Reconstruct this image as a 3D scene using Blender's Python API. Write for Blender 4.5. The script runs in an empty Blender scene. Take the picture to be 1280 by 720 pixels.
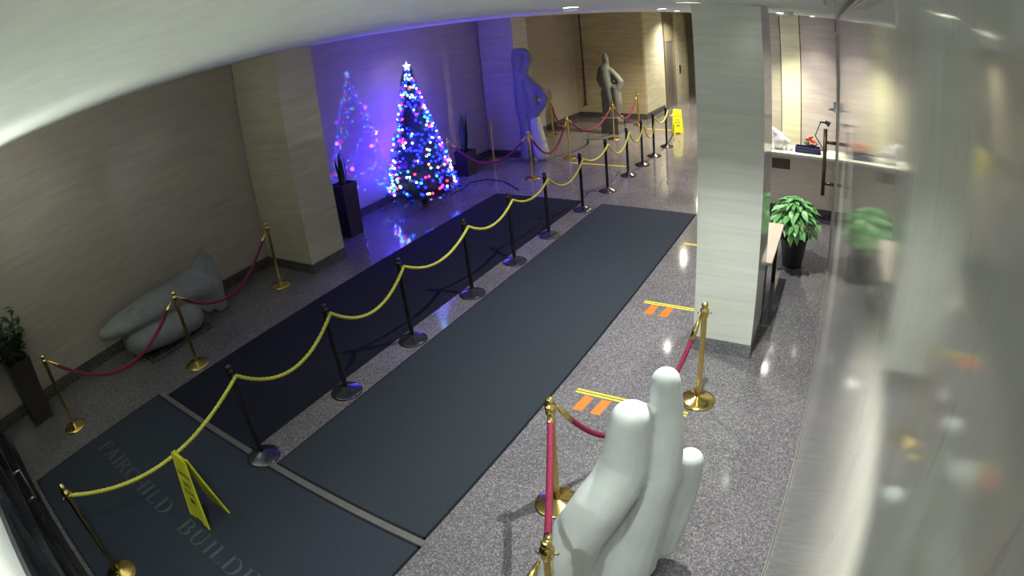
import bpy, bmesh, math, random
from mathutils import Vector, Matrix, Quaternion
from math import sin, cos, pi, radians as R

random.seed(7)
S = bpy.context.scene
C = S.collection

# ------------------------------------------------------------------ camera
cd = bpy.data.cameras.new('camera')
cam = bpy.data.objects.new('camera', cd)
C.objects.link(cam)
CAM = (0.0, 0.0, 3.2272)
M = ((0.5053060, -0.8576910, -0.0950366), (-0.4175189, -0.1466140, -0.8967621), (0.7552111, 0.4928189, -0.4321871))
cam.matrix_world = Matrix(((M[0][0], -M[1][0], -M[2][0], CAM[0]), (M[0][1], -M[1][1], -M[2][1], CAM[1]),
                           (M[0][2], -M[1][2], -M[2][2], CAM[2]), (0, 0, 0, 1)))
cd.type = 'PANO'
cd.panorama_type = 'FISHEYE_LENS_POLYNOMIAL'
cd.sensor_fit = 'HORIZONTAL'
cd.sensor_width = 12.8
cd.sensor_height = 7.2
cd.fisheye_fov = R(170)
cd.fisheye_polynomial_k0 = 0
cd.fisheye_polynomial_k1 = -0.1315233397
cd.fisheye_polynomial_k2 = -0.0013000207
cd.fisheye_polynomial_k3 = 0.0002084474
cd.fisheye_polynomial_k4 = -0.0000390177
cd.clip_start = 0.01
S.camera = cam

# ------------------------------------------------------------------ world, exposure
W = bpy.data.worlds.new('world')
S.world = W
W.use_nodes = True
W.node_tree.nodes['Background'].inputs[0].default_value = (0.55, 0.6, 0.65, 1)
W.node_tree.nodes['Background'].inputs[1].default_value = 0.02
S.view_settings.view_transform = 'Standard'
S.view_settings.look = 'None'
S.view_settings.gamma = 1
S.view_settings.exposure = 0.0

CEIL = 3.335
WY = 7.91      # left wall
RY = -0.08     # right wall
# ceiling downlights: x, y, power, colour, cone
UPW = 14  # power of the added uplights over the entrance
LAMPS = [
    (3.40, 0.84, 145, (0.93, 1.0, 0.92), 105, 'front'),
    (0.45, 0.33, 20, (1.0, 1.0, 0.90), 96, 'grazer'),
    (2.35, 0.33, 11, (1.0, 1.0, 0.92), 90, 'grazer2'),
    (6.75, 0.85, 85, (0.95, 1.0, 0.90), 105, 'behind'),
    (10.0, 0.87, 70, (1.0, 0.98, 0.84), 120, 'desk'),
    (10.1, 2.97, 80, (1.0, 0.97, 0.86), 120, 'hall'),
    (5.6, 2.60, 100, (0.97, 1.0, 0.90), 116, 'mat'),
    (-0.10, 1.30, 66, (0.93, 1.0, 0.97), 128, 'entrance'),
    (14.6, 3.9, 330, (1.0, 0.90, 0.66), 140, 'lift'),
    (19.2, 4.6, 260, (1.0, 0.94, 0.74), 150, 'far'),
    (10.72, 0.84, 70, (1.0, 0.97, 0.72), 72, 'wash'),
    (10.78, 0.34, 26, (1.0, 0.95, 0.88), 88, 'wash'),
    (10.72, 1.30, 24, (1.0, 0.97, 0.78), 72, 'wash'),
]

# ------------------------------------------------------------------ materials
MATS = {}

def nodes(name):
    m = bpy.data.materials.new(name)
    m.use_nodes = True
    nt = m.node_tree
    return m, nt, nt.nodes['Principled BSDF']

def ramp(nt, stops):
    r = nt.nodes.new('ShaderNodeValToRGB')
    els = r.color_ramp.elements
    while len(els) < len(stops):
        els.new(0.5)
    for e, (p, c) in zip(els, stops):
        e.position = p
        e.color = (*c, 1) if len(c) == 3 else c
    return r

def coords(nt, scale=(1, 1, 1), kind='Object'):
    t = nt.nodes.new('ShaderNodeTexCoord')
    mp = nt.nodes.new('ShaderNodeMapping')
    mp.inputs['Scale'].default_value = scale
    nt.links.new(t.outputs[kind], mp.inputs[0])
    return mp

def plain(name, col, rough=0.5, metal=0.0, var=0.12, scale=30, bump=0.0, coat=0, spec=0.5):
    """flat colour with a little noise in tone and optional fine relief"""
    if name in MATS:
        return MATS[name]
    m, nt, b = nodes(name)
    mp = coords(nt)
    n = nt.nodes.new('ShaderNodeTexNoise')
    n.inputs['Scale'].default_value = scale
    n.inputs['Detail'].default_value = 4
    nt.links.new(mp.outputs[0], n.inputs['Vector'])
    lo = tuple(c * (1 - var) for c in col)
    hi = tuple(min(1, c * (1 + var)) for c in col)
    r = ramp(nt, [(0.3, lo), (0.7, hi)])
    nt.links.new(n.outputs['Fac'], r.inputs[0])
    nt.links.new(r.outputs[0], b.inputs['Base Color'])
    b.inputs['Roughness'].default_value = rough
    b.inputs['Metallic'].default_value = metal
    b.inputs['Specular IOR Level'].default_value = spec
    b.inputs['Coat Weight'].default_value = coat
    b.inputs['Coat Roughness'].default_value = 0.05
    if bump:
        bp = nt.nodes.new('ShaderNodeBump')
        bp.inputs['Strength'].default_value = bump
        bp.inputs['Distance'].default_value = 0.01
        nt.links.new(n.outputs['Fac'], bp.inputs['Height'])
        nt.links.new(bp.outputs[0], b.inputs['Normal'])
    MATS[name] = m
    return m

def travertine(name, dark, light, rough=0.12, streak=14, spec=0.5, vertical=False, contrast=(0.35, 0.65), pits=0.0):
    m, nt, b = nodes(name)
    mp = coords(nt, (streak, streak, 0.8) if vertical else (0.7, 0.7, streak))
    n = nt.nodes.new('ShaderNodeTexNoise')
    n.inputs['Scale'].default_value = 1.6
    n.inputs['Detail'].default_value = 8
    n.inputs['Roughness'].default_value = 0.62
    n.inputs['Distortion'].default_value = 0.6
    nt.links.new(mp.outputs[0], n.inputs['Vector'])
    r = ramp(nt, [(contrast[0], dark), (contrast[1], light)])
    nt.links.new(n.outputs['Fac'], r.inputs[0])
    out = r.outputs[0]
    if pits:
        mp2 = coords(nt, (9, 9, 1.6) if vertical else (3, 3, 20))
        n2 = nt.nodes.new('ShaderNodeTexNoise')
        n2.inputs['Scale'].default_value = 9
        n2.inputs['Detail'].default_value = 3
        nt.links.new(mp2.outputs[0], n2.inputs['Vector'])
        r2 = ramp(nt, [(0.0, (1, 1, 1)), (0.66, (1, 1, 1)), (0.72, (1 - pits,) * 3)])
        nt.links.new(n2.outputs['Fac'], r2.inputs[0])
        mx = nt.nodes.new('ShaderNodeMix')
        mx.data_type = 'RGBA'
        mx.blend_type = 'MULTIPLY'
        mx.inputs['Factor'].default_value = 1
        nt.links.new(out, mx.inputs['A'])
        nt.links.new(r2.outputs[0], mx.inputs['B'])
        out = mx.outputs['Result']
    nt.links.new(out, b.inputs['Base Color'])
    b.inputs['Roughness'].default_value = rough
    b.inputs['Specular IOR Level'].default_value = spec
    MATS[name] = m
    return m

def granite(name, a, b_, c, rough=0.1, scale=70, spec=0.5):
    """speckled polished granite"""
    m, nt, b = nodes(name)
    mp = coords(nt)
    v = nt.nodes.new('ShaderNodeTexVoronoi')
    v.inputs['Scale'].default_value = scale
    nt.links.new(mp.outputs[0], v.inputs['Vector'])
    sep = nt.nodes.new('ShaderNodeSeparateColor')
    nt.links.new(v.outputs['Color'], sep.inputs[0])
    r = ramp(nt, [(0.0, a), (0.4, b_), (0.75, c), (1.0, tuple(min(1, x * 1.5) for x in c))])
    nt.links.new(sep.outputs[0], r.inputs[0])
    n = nt.nodes.new('ShaderNodeTexNoise')
    n.inputs['Scale'].default_value = 1.3
    n.inputs['Detail'].default_value = 6
    nt.links.new(mp.outputs[0], n.inputs['Vector'])
    rr = ramp(nt, [(0.3, (0.86, 0.86, 0.86)), (0.7, (1.08, 1.08, 1.08))])
    nt.links.new(n.outputs['Fac'], rr.inputs[0])
    mx = nt.nodes.new('ShaderNodeMix')
    mx.data_type = 'RGBA'
    mx.blend_type = 'MULTIPLY'
    mx.inputs['Factor'].default_value = 1
    nt.links.new(r.outputs[0], mx.inputs['A'])
    nt.links.new(rr.outputs[0], mx.inputs['B'])
    nt.links.new(mx.outputs['Result'], b.inputs['Base Color'])
    b.inputs['Roughness'].default_value = rough
    b.inputs['Specular IOR Level'].default_value = spec
    MATS[name] = m
    return m

def emit(name, col, strength):
    if name in MATS:
        return MATS[name]
    m, nt, b = nodes(name)
    b.inputs['Base Color'].default_value = (*col, 1)
    b.inputs['Emission Color'].default_value = (*col, 1)
    b.inputs['Emission Strength'].default_value = strength
    MATS[name] = m
    return m

M_FLOOR = granite('floor_granite', (0.09, 0.082, 0.088), (0.135, 0.124, 0.134), (0.18, 0.165, 0.178), rough=0.09, scale=95)
M_GRAN_D = granite('dark_granite', (0.030, 0.028, 0.028), (0.065, 0.058, 0.055), (0.10, 0.09, 0.085), rough=0.15, scale=90)
M_WALL_L = travertine('left_travertine', (0.33, 0.29, 0.255), (0.385, 0.345, 0.305), rough=0.045, streak=9, pits=0.12)
M_WALL_R = travertine('right_marble', (0.34, 0.335, 0.295), (0.42, 0.415, 0.37), rough=0.08, streak=4, vertical=True, pits=0.12)
M_PIL = travertine('pillar_travertine', (0.43, 0.40, 0.30), (0.52, 0.485, 0.38), rough=0.12, streak=10, pits=0.1)
M_PIL_R = travertine('pale_pillar_travertine', (0.63, 0.65, 0.60), (0.73, 0.75, 0.70), rough=0.10, streak=12, pits=0.08)
M_FAR = travertine('far_travertine', (0.36, 0.30, 0.19), (0.47, 0.40, 0.27), rough=0.15, streak=9)
M_CEIL = plain('ceiling_paint', (0.80, 0.85, 0.76), rough=0.7, var=0.05, scale=14)
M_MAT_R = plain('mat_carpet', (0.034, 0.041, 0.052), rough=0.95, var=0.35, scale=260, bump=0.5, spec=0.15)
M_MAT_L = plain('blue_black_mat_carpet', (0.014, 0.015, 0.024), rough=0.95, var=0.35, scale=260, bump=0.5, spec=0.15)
M_MAT_E = plain('entrance_mat_carpet', (0.034, 0.041, 0.056), rough=0.95, var=0.35, scale=260, bump=0.5, spec=0.15)
M_LETTER = plain('mat_letter', (0.085, 0.092, 0.105), rough=0.95, var=0.3, scale=200, spec=0.1)
M_BLACK = plain('black_enamel', (0.012, 0.012, 0.016), rough=0.22, var=0.1)
M_BASEK = plain('dark_chrome', (0.10, 0.10, 0.12), rough=0.16, metal=0.9, var=0.1)
M_BRASS = plain('brass', (0.78, 0.58, 0.20), rough=0.16, metal=1.0, var=0.08)
M_VELV = plain('maroon_velvet', (0.20, 0.006, 0.040), rough=0.75, var=0.25, scale=60)
M_ROPE = plain('yellow_rope', (0.55, 0.54, 0.07), rough=0.6, var=0.15, scale=50)
M_SIGNY = plain('yellow_plastic', (0.64, 0.64, 0.025), rough=0.4, var=0.05)
M_INK = plain('black_ink', (0.03, 0.03, 0.02), rough=0.5)
M_TAPEY = plain('yellow_tape', (0.90, 0.72, 0.02), rough=0.5, var=0.05)
M_TAPEO = plain('orange_tape', (0.95, 0.16, 0.005), rough=0.5, var=0.05)
M_STAT = plain('pale_stone', (0.56, 0.60, 0.60), rough=0.5, var=0.07, scale=5, bump=0.1)
M_STAT_D = plain('grey_stone', (0.20, 0.21, 0.22), rough=0.6, var=0.14, scale=7, bump=0.3)
M_STAT_G = plain('grey_brown_stone', (0.13, 0.135, 0.115), rough=0.6, var=0.2, scale=9, bump=0.3)
M_BRONZE = plain('dark_bronze', (0.10, 0.075, 0.05), rough=0.35, metal=0.7)
M_STEEL = plain('brushed_steel', (0.42, 0.40, 0.36), rough=0.3, metal=0.8)
M_DKMET = plain('dark_door_metal', (0.035, 0.037, 0.042), rough=0.3, metal=0.5)
M_POT = plain('dark_planter', (0.030, 0.024, 0.026), rough=0.35)
M_SOIL = plain('soil', (0.03, 0.02, 0.015), rough=1)
M_LEAF = plain('bright_leaf', (0.10, 0.30, 0.08), rough=0.4, var=0.3, scale=12)
M_LEAF2 = plain('pale_leaf', (0.22, 0.46, 0.17), rough=0.4, var=0.3, scale=12)
M_LEAFD = plain('dark_leaf', (0.025, 0.06, 0.02), rough=0.45, var=0.3, scale=12)
M_PINE = plain('pine_needle', (0.015, 0.045, 0.022), rough=0.6, var=0.3, scale=20)
M_TRUNK = plain('bark', (0.06, 0.04, 0.025), rough=0.9)
M_SILVER = plain('silver_bauble', (0.6, 0.62, 0.66), rough=0.2, metal=0.85)
M_BLUEB = plain('blue_bauble', (0.03, 0.05, 0.6), rough=0.2, metal=0.5)
M_WHITE = plain('white_plastic', (0.82, 0.82, 0.80), rough=0.4, var=0.03)
M_COUNT = travertine('counter_front_stone', (0.62, 0.55, 0.42), (0.72, 0.65, 0.51), rough=0.25, streak=8)
M_TOP = plain('counter_top_stone', (0.85, 0.83, 0.70), rough=0.25, var=0.03)
M_PANY = travertine('cream_panel', (0.62, 0.60, 0.38), (0.74, 0.72, 0.50), rough=0.25, streak=6)
M_PANP = travertine('pinkish_panel', (0.52, 0.45, 0.40), (0.62, 0.56, 0.50), rough=0.25, streak=6)
M_DESK = plain('desk_laminate', (0.56, 0.46, 0.38), rough=0.35, var=0.06, scale=4)
M_NAVY = plain('navy_plastic', (0.03, 0.04, 0.13), rough=0.4)
M_ORANGE = plain('orange_red_plastic', (0.65, 0.16, 0.08), rough=0.5)
M_CREAM = plain('cream_paint', (0.80, 0.82, 0.72), rough=0.6, var=0.04)

def glassmat():
    m, nt, b = nodes('dark_glass')
    b.inputs['Base Color'].default_value = (0.012, 0.016, 0.024, 1)
    b.inputs['Roughness'].default_value = 0.04
    b.inputs['Specular IOR Level'].default_value = 0.6
    return m
M_GLASS = glassmat()
M_LENS = emit('lamp_lens', (1.0, 0.98, 0.92), 60)

# ------------------------------------------------------------------ mesh helpers
def obj(name, bm, m, parent=None, smooth=False, loc=None):
    me = bpy.data.meshes.new(name)
    bmesh.ops.recalc_face_normals(bm, faces=bm.faces)
    bm.to_mesh(me)
    bm.free()
    if smooth:
        for p in me.polygons:
            p.use_smooth = True
    for x in (m if isinstance(m, (list, tuple)) else [m]):
        me.materials.append(x)
    o = bpy.data.objects.new(name, me)
    C.objects.link(o)
    if parent:
        o.parent = parent
    if loc:
        o.location = loc
    return o

def share(o, parent, mw=None, loc=None):
    c = o.copy()
    C.objects.link(c)
    c.parent = parent
    if loc is not None:
        c.location = loc
    if mw is not None:
        c.matrix_local = mw
    return c

def thing(name, label, cat, loc=(0, 0, 0), rz=0, group=None):
    o = bpy.data.objects.new(name, None)
    o.empty_display_size = 0.1
    C.objects.link(o)
    o.location = loc
    o.rotation_euler = (0, 0, rz)
    o['label'] = label
    o['category'] = cat
    if group:
        o['group'] = group
    return o

def tag(o, label, cat, group=None, kind=None):
    o['label'] = label
    o['category'] = cat
    if group:
        o['group'] = group
    if kind:
        o['kind'] = kind
    return o

def struct(o, label):
    o['kind'] = 'structure'
    o['label'] = label
    o['category'] = o.name.split('_')[0]
    return o

def copy_tree(o, parent=None):
    c = o.copy()
    C.objects.link(c)
    c.parent = parent
    for ch in list(o.children):
        copy_tree(ch, c)
    return c

def box(bm, x0, x1, y0, y1, z0, z1, bev=0.0):
    r = bmesh.ops.create_cube(bm, size=1)
    vs = r['verts']
    for v in vs:
        v.co = Vector((x0 + (v.co.x + .5) * (x1 - x0), y0 + (v.co.y + .5) * (y1 - y0), z0 + (v.co.z + .5) * (z1 - z0)))
    if bev:
        es = list({e for v in vs for e in v.link_edges})
        bmesh.ops.bevel(bm, geom=es, offset=bev, segments=2, affect='EDGES', profile=0.7)
    return bm

def nbox(*a, bev=0.0):
    return box(bmesh.new(), *a, bev=bev)

def lathe(bm, prof, seg=24, origin=(0, 0, 0)):
    ox, oy, oz = origin
    rings = []
    for r, z in prof:
        if r < 1e-5:
            rings.append([bm.verts.new((ox, oy, oz + z))])
        else:
            rings.append([bm.verts.new((ox + r * cos(2 * pi * i / seg), oy + r * sin(2 * pi * i / seg), oz + z)) for i in range(seg)])
    for a, b in zip(rings, rings[1:]):
        for i in range(seg):
            j = (i + 1) % seg
            if len(a) == 1 and len(b) == 1:
                continue
            if len(a) == 1:
                bm.faces.new((a[0], b[i], b[j]))
            elif len(b) == 1:
                bm.faces.new((a[i], a[j], b[0]))
            else:
                bm.faces.new((a[i], a[j], b[j], b[i]))
    return bm

def tube(bm, pts, rad, seg=8, twist=0.0, lobes=0, depth=0.0, caps=True):
    pts = [Vector(p) for p in pts]
    n = len(pts)
    T = []
    for i in range(n):
        t = (pts[min(i + 1, n - 1)] - pts[max(i - 1, 0)])
        T.append(t.normalized())
    up = Vector((0, 0, 1)) if abs(T[0].z) < 0.9 else Vector((1, 0, 0))
    u = T[0].cross(up).normalized()
    L = 0
    rings = []
    for i in range(n):
        if i:
            L += (pts[i] - pts[i - 1]).length
            u = (u - T[i] * u.dot(T[i])).normalized()
        w = T[i].cross(u)
        rr = rad[i] if isinstance(rad, (list, tuple)) else rad
        ring = []
        for k in range(seg):
            a = 2 * pi * k / seg
            q = rr * (1 + (depth * cos(lobes * (a + twist * L)) if lobes else 0))
            ring.append(bm.verts.new(pts[i] + u * q * cos(a) + w * q * sin(a)))
        rings.append(ring)
    for a, b in zip(rings, rings[1:]):
        for k in range(seg):
            j = (k + 1) % seg
            bm.faces.new((a[k], a[j], b[j], b[k]))
    if caps:
        bm.faces.new(rings[0][::-1])
        bm.faces.new(rings[-1])
    return bm

def ball(bm, c, r, seg=12, rings=8, sc=(1, 1, 1)):
    res = bmesh.ops.create_uvsphere(bm, u_segments=seg, v_segments=rings, radius=r)
    for v in res['verts']:
        v.co = Vector((v.co.x * sc[0] + c[0], v.co.y * sc[1] + c[1], v.co.z * sc[2] + c[2]))
    return bm

def ico(bm, c, r, sub=1):
    res = bmesh.ops.create_icosphere(bm, subdivisions=sub, radius=r)
    for v in res['verts']:
        v.co += Vector(c)
    return bm

def sag(a, b, d, n=24):
    a, b = Vector(a), Vector(b)
    return [a.lerp(b, t) - Vector((0, 0, d * 4 * t * (1 - t))) for t in [i / n for i in range(n + 1)]]

def stone(name, chains, m, voxel=0.02, extra=None, smooth_it=6, parent=None, loc=None, step=.35):
    """one continuous carved body: chains of (x, y, z, radius[, sx, sy, sz]) swept by balls, fused by a voxel remesh"""
    bm = bmesh.new()
    for ch in chains:
        for p, q in zip(ch, ch[1:] if len(ch) > 1 else ch):
            d = (Vector(q[:3]) - Vector(p[:3])).length
            n = max(1, int(d / (step * min(p[3], q[3]))))
            for i in range(n + 1):
                t = i / n
                c = Vector(p[:3]).lerp(Vector(q[:3]), t)
                r = p[3] * (1 - t) + q[3] * t
                sp = p[4:7] if len(p) > 4 else (1, 1, 1)
                sq = q[4:7] if len(q) > 4 else (1, 1, 1)
                ball(bm, c, r, 14, 9, tuple(sp[k] * (1 - t) + sq[k] * t for k in range(3)))
    if extra:
        extra(bm)
    o = obj(name, bm, m)
    md = o.modifiers.new('r', 'REMESH')
    md.mode = 'VOXEL'
    md.voxel_size = voxel
    ms = o.modifiers.new('s', 'SMOOTH')
    ms.factor = 0.5
    ms.iterations = smooth_it
    dg = bpy.context.evaluated_depsgraph_get()
    me = bpy.data.meshes.new_from_object(o.evaluated_get(dg))
    for p in me.polygons:
        p.use_smooth = True
    o.modifiers.clear()
    o.data = me
    if not me.materials:
        me.materials.append(m)
    if parent:
        o.parent = parent
    if loc:
        o.location = loc
    return o

# ------------------------------------------------------------------ setting
XE = -0.35     # entrance wall plane
XF = 17.0      # far wall plane
struct(obj('floor', nbox(XE - .4, 27, RY - .3, WY + .3, -0.1, 0), M_FLOOR), 'speckled pinkish grey polished granite floor')
struct(obj('ceiling', nbox(XE - .4, 27, RY - .3, WY + .3, CEIL, CEIL + .1), M_CEIL), 'pale greenish white painted ceiling')
struct(obj('wall_left', nbox(XE - .4, XF + .3, WY, WY + .2, 0, CEIL), M_WALL_L), 'long polished beige travertine wall')
struct(obj('wall_right', nbox(XE - .4, 11.6, RY - .2, RY, 0, CEIL), M_WALL_R), 'polished veined marble wall beside the camera')
struct(obj('wall_far', nbox(XF, XF + .2, 5.68, WY, 0, CEIL), M_FAR), 'tan stone wall closing the sculpture corner')
M_LIFTW = travertine('lift_travertine', (0.50, 0.46, 0.35), (0.64, 0.60, 0.48), rough=0.15, streak=9)
struct(obj('wall_elevator', nbox(XF + .2, 27, 5.68, 5.9, 0, CEIL), M_LIFTW), 'bright stone wall beside the elevator doors')
struct(obj('wall_end', nbox(26.8, 27, 2.5, 5.68, 0, CEIL), M_FAR), 'stone wall at the far end of the hall')
struct(obj('wall_passage', nbox(11.5, 27, 2.3, 2.5, 0, CEIL), M_PIL), 'stone side wall behind the reception')
# back wall behind the reception: separate stone panels with recessed joints
bk = struct(obj('wall_back', nbox(11.40, 11.6, RY, 2.3, 0, CEIL), M_GRAN_D), 'panelled stone wall behind the reception counter')
for (y0, y1, m, x) in [(RY + .01, .625, M_PANP, 11.32), (.64, 1.01, M_PANY, 11.28), (1.03, 1.28, M_PIL, 11.34), (1.30, 2.28, M_PIL, 11.30)]:
    obj('panel', nbox(x, 11.39, y0, y1, 0.0, CEIL - .002, bev=.004), m, bk)
# baseboards
def baseb(name, *a):
    struct(obj(name, nbox(*a, bev=.003), M_GRAN_D), 'dark granite baseboard')
struct(obj('baseboard_left', nbox(XE, XF, WY - .02, WY - .001, 0.001, .16, bev=.003), M_GRAN_D), 'dark granite baseboard along the long left wall')
struct(obj('baseboard_far', nbox(XF - .02, XF - .001, 5.66, WY - .02, 0.001, .17, bev=.003), M_GRAN_D), 'dark granite baseboard on the far tan wall')
struct(obj('baseboard_elevator', nbox(XF, 19.0, 5.66, 5.679, 0.001, .17, bev=.003), M_GRAN_D), 'dark granite baseboard beside the elevator')
struct(obj('baseboard_right', nbox(2.2, 9.6, RY + .001, RY + .012, 0.001, .035, bev=.002), M_STEEL), 'thin metal strip at the foot of the marble wall')
struct(obj('trim_1', nbox(.2, 9.0, RY + .001, RY + .012, 3.295, 3.315), M_DKMET), 'dark line where marble wall meets ceiling')
struct(obj('trim_2', nbox(.2, 3.6, RY + .05, RY + .062, CEIL - .006, CEIL), M_DKMET), 'thin dark slot in the ceiling nearest the wall')
struct(obj('trim_3', nbox(.2, 3.2, RY + .10, RY + .11, CEIL - .006, CEIL), M_DKMET), 'second thin dark slot in the ceiling')

M_BASE_R = granite('grey_base_granite', (0.10, 0.10, 0.105), (0.15, 0.15, 0.16), (0.20, 0.20, 0.215), rough=0.15, scale=90)
def pillar(x0, x1, y0, y1, m, label, free):
    p = thing('pillar', label, 'pillar', ((x0 + x1) / 2, (y0 + y1) / 2, 0))
    p['kind'] = 'structure'
    hx, hy = (x1 - x0) / 2, (y1 - y0) / 2
    obj('shaft', nbox(-hx, hx, -hy, hy, .15, CEIL - .001, bev=.006), m, p)
    obj('base', nbox(-hx - .004, hx + .004, -hy - .004, hy - (0 if not free else -.004), 0.001, .15, bev=.004), M_BASE_R if free else M_GRAN_D, p)
    return p
pillar(5.05, 5.75, 6.75, WY - .025, M_PIL, 'beige travertine pillar against left wall beside the decorated tree', False)
pillar(11.78, 12.45, 6.97, WY - .025, M_PIL, 'far travertine pillar lit violet by the tree lights', False)
pillar(5.05, 5.70, .61, 1.22, M_PIL_R, 'bright freestanding pale stone pillar in front of the reception', True)

# entrance doors (camera side)
ew = struct(obj('wall_entrance', nbox(XE - .2, XE, RY, WY, 1.98, CEIL), M_CREAM), 'cream wall above the dark entrance doors')
struct(obj('trim_5', nbox(XE - .2, XE, 7.3, WY, 0, 1.98), M_CREAM), 'cream jamb at the corner of the entrance')
d1 = thing('door_1', 'dark framed glass entrance doors at the left edge', 'door', (XE, 3.6, 0))
d1['kind'] = 'structure'
for y in (RY + .05, 1.75, 2.75, 3.7, 4.7, 5.75, 6.6, 7.24):
    obj('stile', nbox(-.06, .03, y - 3.6 - .04, y - 3.6 + .04, .001, 1.978, bev=.004), M_DKMET, d1)
for z, h in ((.001, .22), (.98, .07), (1.86, .118)):
    obj('rail', nbox(-.05, .025, RY - 3.55, 3.62, z, z + h, bev=.004), M_DKMET, d1)
obj('glass_pane', nbox(-.02, -.01, RY - 3.6, 3.65, .2, 1.9), M_GLASS, d1)
for y in (2.55, 4.5, 6.4):
    hb = bmesh.new()
    tube(hb, [(.03, y - 3.6, 1.05), (.11, y - 3.6, 1.05), (.11, y - 3.6, .75)], .013)
    tube(hb, [(.03, y - 3.6, .78), (.11, y - 3.6, .78)], .013)
    h = obj('handle', hb, M_STEEL, d1, smooth=True)
struct(obj('trim_4', nbox(XE, XE + .10, RY, 7.5, .001, .012, bev=.003), M_DKMET), 'dark metal door threshold')

# glass door and pull on the right wall
d2 = thing('door_2', 'slim framed side door in the marble wall with tall pull', 'door', (8.1, RY, 0))
d2['kind'] = 'structure'
for x in (-.62, -.52, .52):
    obj('stile', nbox(x, x + .035, .001, .022, .001, 3.1, bev=.003), M_STEEL, d2)
obj('rail', nbox(-.62, .555, .001, .022, 3.08, 3.12, bev=.003), M_STEEL, d2)
hb = bmesh.new()
tube(hb, [(-.1, .18, .88), (-.1, .18, 1.80)], .028, 10)
ph = obj('pull_bar', hb, M_BRONZE, d2, smooth=True)
for z in (1.05, 1.62):
    obj('standoff', tube(bmesh.new(), [(-.1, .003, z), (-.1, .18, z)], .024, 8), M_BRONZE, d2, smooth=True)
obj('closer_box', nbox(-.25, .05, .003, .075, 2.06, 2.16, bev=.01), M_WHITE, d2)
obj('closer_arm', tube(bmesh.new(), [(-.05, .06, 2.06), (.25, .14, 2.02), (.40, .02, 2.02)], .014, 6), M_DKMET, d2)

# elevator doors
M_FRAME = plain('olive_bronze_frame', (0.22, 0.19, 0.13), rough=0.4, metal=0.3)
for n, (x0, x1) in enumerate(((19.25, 20.35), (22.2, 23.4))):
    e = thing('door_%d' % (n + 3), ['nearer grey steel elevator door beyond the yellow ropes', 'farther grey steel elevator door at far end of hall'][n], 'door', ((x0 + x1) / 2, 5.68, 0))
    e['kind'] = 'structure'
    w = (x1 - x0) / 2
    for s in (-1, 1):
        obj('frame_side', nbox(s * w - .06, s * w + .06, -.06, -.001, .001, 3.3, bev=.004), M_FRAME, e)
    obj('frame_head', nbox(-w + .06, w - .06, -.06, -.001, 2.3, 3.3, bev=.004), M_FRAME, e)
    for s in (0, 1):
        obj('door_leaf', nbox(-w + .06 + s * (w - .055), -w + .06 + s * (w - .055) + w - .065, -.03, -.001, .001, 2.3, bev=.003), M_STEEL, e)
cp = tag(obj('call_panel', nbox(21.1, 21.25, 5.655, 5.679, 1.05, 1.35, bev=.004), M_DKMET), 'small black elevator call panel on the bright stone wall', 'panel')
pl = thing('wall_rod', 'thin dark vertical rod on the far tan wall', 'rod', (16.97, 7.64, 0))
obj('rod', tube(bmesh.new(), [(0, 0, .42), (0, 0, CEIL - .003)], .022, 8), M_DKMET, pl)
obj('bracket', nbox(-.025, .029, -.04, .04, .40, .44, bev=.004), M_DKMET, pl)

# ------------------------------------------------------------------ mats and floor tape
def mat_thing(name, x0, x1, y0, y1, m, label):
    t = thing(name, label, 'mat', ((x0 + x1) / 2, (y0 + y1) / 2, 0))
    hx, hy = (x1 - x0) / 2, (y1 - y0) / 2
    obj('carpet', nbox(-hx + .02, hx - .02, -hy + .02, hy - .02, .001, .010, bev=.002), m, t)
    b = bmesh.new()
    for a in ((-hx, hx, -hy, -hy + .02), (-hx, hx, hy - .02, hy), (-hx, -hx + .02, -hy, hy), (hx - .02, hx, -hy, hy)):
        box(b, *a, .001, .007)
    obj('edging', b, M_MAT_L, t)
    return t
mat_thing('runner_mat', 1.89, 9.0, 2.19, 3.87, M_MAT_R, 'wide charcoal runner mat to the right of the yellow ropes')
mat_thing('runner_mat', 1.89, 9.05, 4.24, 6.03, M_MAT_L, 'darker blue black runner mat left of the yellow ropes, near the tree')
em = mat_thing('entrance_mat', -.20, 1.82, 2.17, 6.17, M_MAT_E, 'charcoal entrance mat lettered across in pale grey')
tag(obj('floor_strip', nbox(1.825, 1.885, 2.17, 6.17, .001, .012, bev=.003), plain('strip_rubber', (0.11, 0.105, 0.10), rough=0.6)),
    'narrow grey strip between the entrance mat and the two runners', 'strip')

# serif letters, unit height, +u along the reading direction, +v up
def Lrect(u0, v0, u1, v1):
    return [[(u0, v0), (u1, v0), (u1, v1), (u0, v1)]]
def Ldiag(u0, v0, u1, v1, w):
    return [[(u0 - w / 2, v0), (u0 + w / 2, v0), (u1 + w / 2, v1), (u1 - w / 2, v1)]]
def Larc(cu, cv, ru, rv, a0, a1, thick, thin, n=10):
    out = []
    pr = None
    for i in range(n + 1):
        a = R(a0 + (a1 - a0) * i / n)
        iw = ru - (thick * abs(cos(a)) + thin * (1 - abs(cos(a))))
        ih = rv - thin
        o_, i_ = (cu + ru * cos(a), cv + rv * sin(a)), (cu + iw * cos(a), cv + ih * sin(a))
        if pr:
            out.append([pr[0], o_, i_, pr[1]])
        pr = (o_, i_)
    return out
TK, TN, SF = .15, .05, .05
def stem(u, h=1, a=True, b=True):
    r = Lrect(u, 0, u + TK, h)
    if a: r += Lrect(u - .07, 0, u + TK + .07, SF)
    if b: r += Lrect(u - .07, h - SF, u + TK + .07, h)
    return r
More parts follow.
